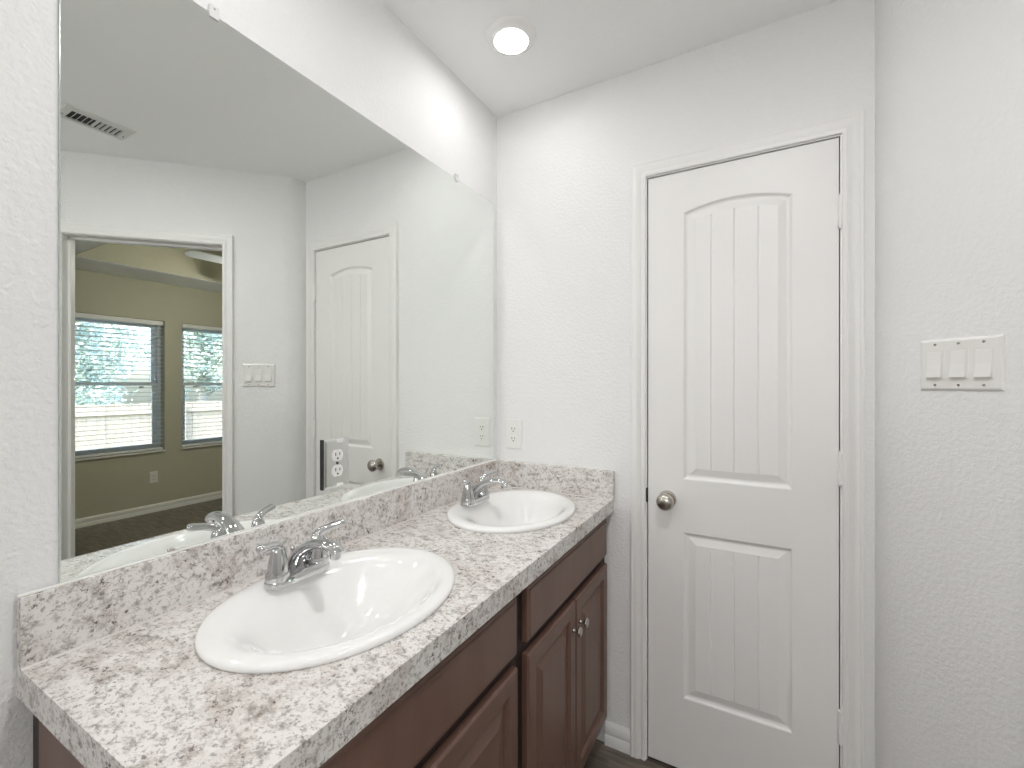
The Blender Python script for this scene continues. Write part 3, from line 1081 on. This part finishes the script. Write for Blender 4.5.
# ---- ceiling fan in the bedroom
def ceiling_fan(x, y, zb):
    root = empty('ceiling_fan', (x, y, zb))
    bm = bmesh.new()
    lathe(bm, [(0.012, 0.08), (0.012, CZ - zb - 0.05), (0.05, CZ - zb - 0.045), (0.07, CZ - zb)], 'z', 24)
    link('downrod', bm, M_FAN, root, 'auto')
    bm = bmesh.new()
    lathe(bm, [(0.06, -0.05), (0.10, -0.04), (0.115, 0.0), (0.115, 0.04), (0.09, 0.075), (0.02, 0.085)], 'z', 32)
    link('motor_housing', bm, M_FAN, root, 'auto')
    bm = bmesh.new()
    lathe(bm, [(0.001, -0.13), (0.05, -0.122), (0.085, -0.095), (0.095, -0.06), (0.07, -0.05)], 'z', 32)
    link('fill_bowl', bm, M_FILL_BOWL, root, True)  # unseen glowing bowl added to brighten the bedroom
    for k in range(4):
        a = -PI / 2 + k * PI / 2
        bm = bmesh.new()
        out = []
        L0_, L1b, w0, w1 = 0.17, 0.665, 0.052, 0.070
        out = [(L0_, -w0), (0.35, -0.064), (0.58, -w1)]
        for j in range(9):
            t_ = -PI / 2 + PI * j / 8
            out.append((0.595 + 0.07 * math.cos(t_), w1 * math.sin(t_)))
        out += [(0.58, w1), (0.35, 0.064), (L0_, w0)]
        tl = math.radians(10)
        def tr(u, v, z):
            vz = -v * math.sin(tl) + z
            v2 = v * math.cos(tl)
            return (u * math.cos(a) - v2 * math.sin(a), u * math.sin(a) + v2 * math.cos(a), vz)
        loft(bm, [[tr(u, v, 0.0) for u, v in out], [tr(u, v, 0.006) for u, v in out]], True, True, True)
        b_ = link('blade', bm, M_FAN, root)
        bm = bmesh.new()
        pts = [(0.09, -0.014), (0.24, -0.03), (0.24, 0.03), (0.09, 0.014)]
        loft(bm, [[tr(u, v, -0.006) for u, v in pts], [tr(u, v, -0.0005) for u, v in pts]], True, True, True)
        link('blade_bracket', bm, M_FAN, b_)
    tag(root, 'white ceiling fan in the bedroom, one blade tip seen in the mirror', 'ceiling fan')
ceiling_fan(2.97, 0.86, 2.35)

# ------------------------------------------------------------------ outdoors
GZ = -0.92
bm = bmesh.new()
box(bm, BX + 0.16, 40, -25, 25, GZ - 0.1, GZ)
struct(link('ground', bm, M_GROUND))
FX = BX + 6.0
bm = bmesh.new()
y = -9.0
while y < 14.0:
    box(bm, FX, FX + 0.018, y, y + 0.138, GZ + 0.02, GZ + 1.83 + random.uniform(-0.008, 0.008))
    y += 0.142
fe = link('fence', bm, M_FENCE)
for z in (0.25, 0.95, 1.6):
    bm = bmesh.new(); box(bm, FX - 0.04, FX, -9, 14, GZ + z, GZ + z + 0.09)
    link('rail', bm, M_FENCE, fe)
for k in range(10):
    bm = bmesh.new(); box(bm, FX - 0.13, FX - 0.04, -9 + k * 2.5, -9 + k * 2.5 + 0.09, GZ, GZ + 1.75)
    link('post', bm, M_FENCE, fe)
tag(fe, 'pale wooden board fence behind the bedroom windows, seen in the mirror', 'fence')

def tree(x, y, hgt, rad, label, seed):
    rnd = random.Random(seed)
    root = empty('tree', (x, y, GZ))
    bm = bmesh.new()
    sweep(bm, [(0, 0, 0), (0.05, 0.03, hgt * 0.3), (-0.03, 0.05, hgt * 0.6), (0, 0, hgt * 0.92)], [0.17, 0.13, 0.09, 0.03], 10, Vector((1, 0, 0)))
    for k in range(7):
        a = rnd.uniform(0, 2 * PI); z = hgt * rnd.uniform(0.25, 0.75)
        L = rad * rnd.uniform(0.5, 0.9)
        sweep(bm, [(0, 0, z), (L * .5 * math.cos(a), L * .5 * math.sin(a), z + L * .25), (L * math.cos(a), L * math.sin(a), z + L * .4)], [0.05, 0.03, 0.012], 6, Vector((0, 0, 1)))
    link('trunk', bm, M_BARK, root, True)
    bm = bmesh.new()
    clumps = []
    for k in range(46):
        u = Vector((rnd.gauss(0, 1), rnd.gauss(0, 1), rnd.gauss(0, 1))).normalized() * rnd.uniform(0.25, 1.0)
        clumps.append(Vector((u.x * rad, u.y * rad, hgt * 0.56 + u.z * hgt * 0.42)))
    for c_ in clumps:
        r = rad * rnd.uniform(0.22, 0.40)
        for j in range(110):
            d = Vector((rnd.gauss(0, 1), rnd.gauss(0, 1), rnd.gauss(0, 1))).normalized() * r * rnd.uniform(0.3, 1.0)
            p = c_ + d
            s = rnd.uniform(0.05, 0.11)
            n1 = Vector((rnd.gauss(0, 1), rnd.gauss(0, 1), rnd.gauss(0, 1))).normalized()
            n2 = n1.orthogonal().normalized() * s * 0.55
            n1 = n1 * s
            bm.faces.new([bm.verts.new(p + q) for q in (n1, n2, -n1, -n2)])
    link('foliage', bm, M_LEAF, root)
    tag(root, label, 'tree', 'trees behind the fence')
tree(13.2, 2.3, 6.0, 1.35, 'leafy green tree behind the fence, filling the left part of the wider window reflection', 3)
tree(13.6, 5.5, 6.2, 1.5, 'leafy green tree behind the fence, filling the narrower window reflection', 4)
tree(17.6, 4.3, 7.2, 2.0, 'farther green tree behind the fence, filling the right part of the wider window reflection', 5)
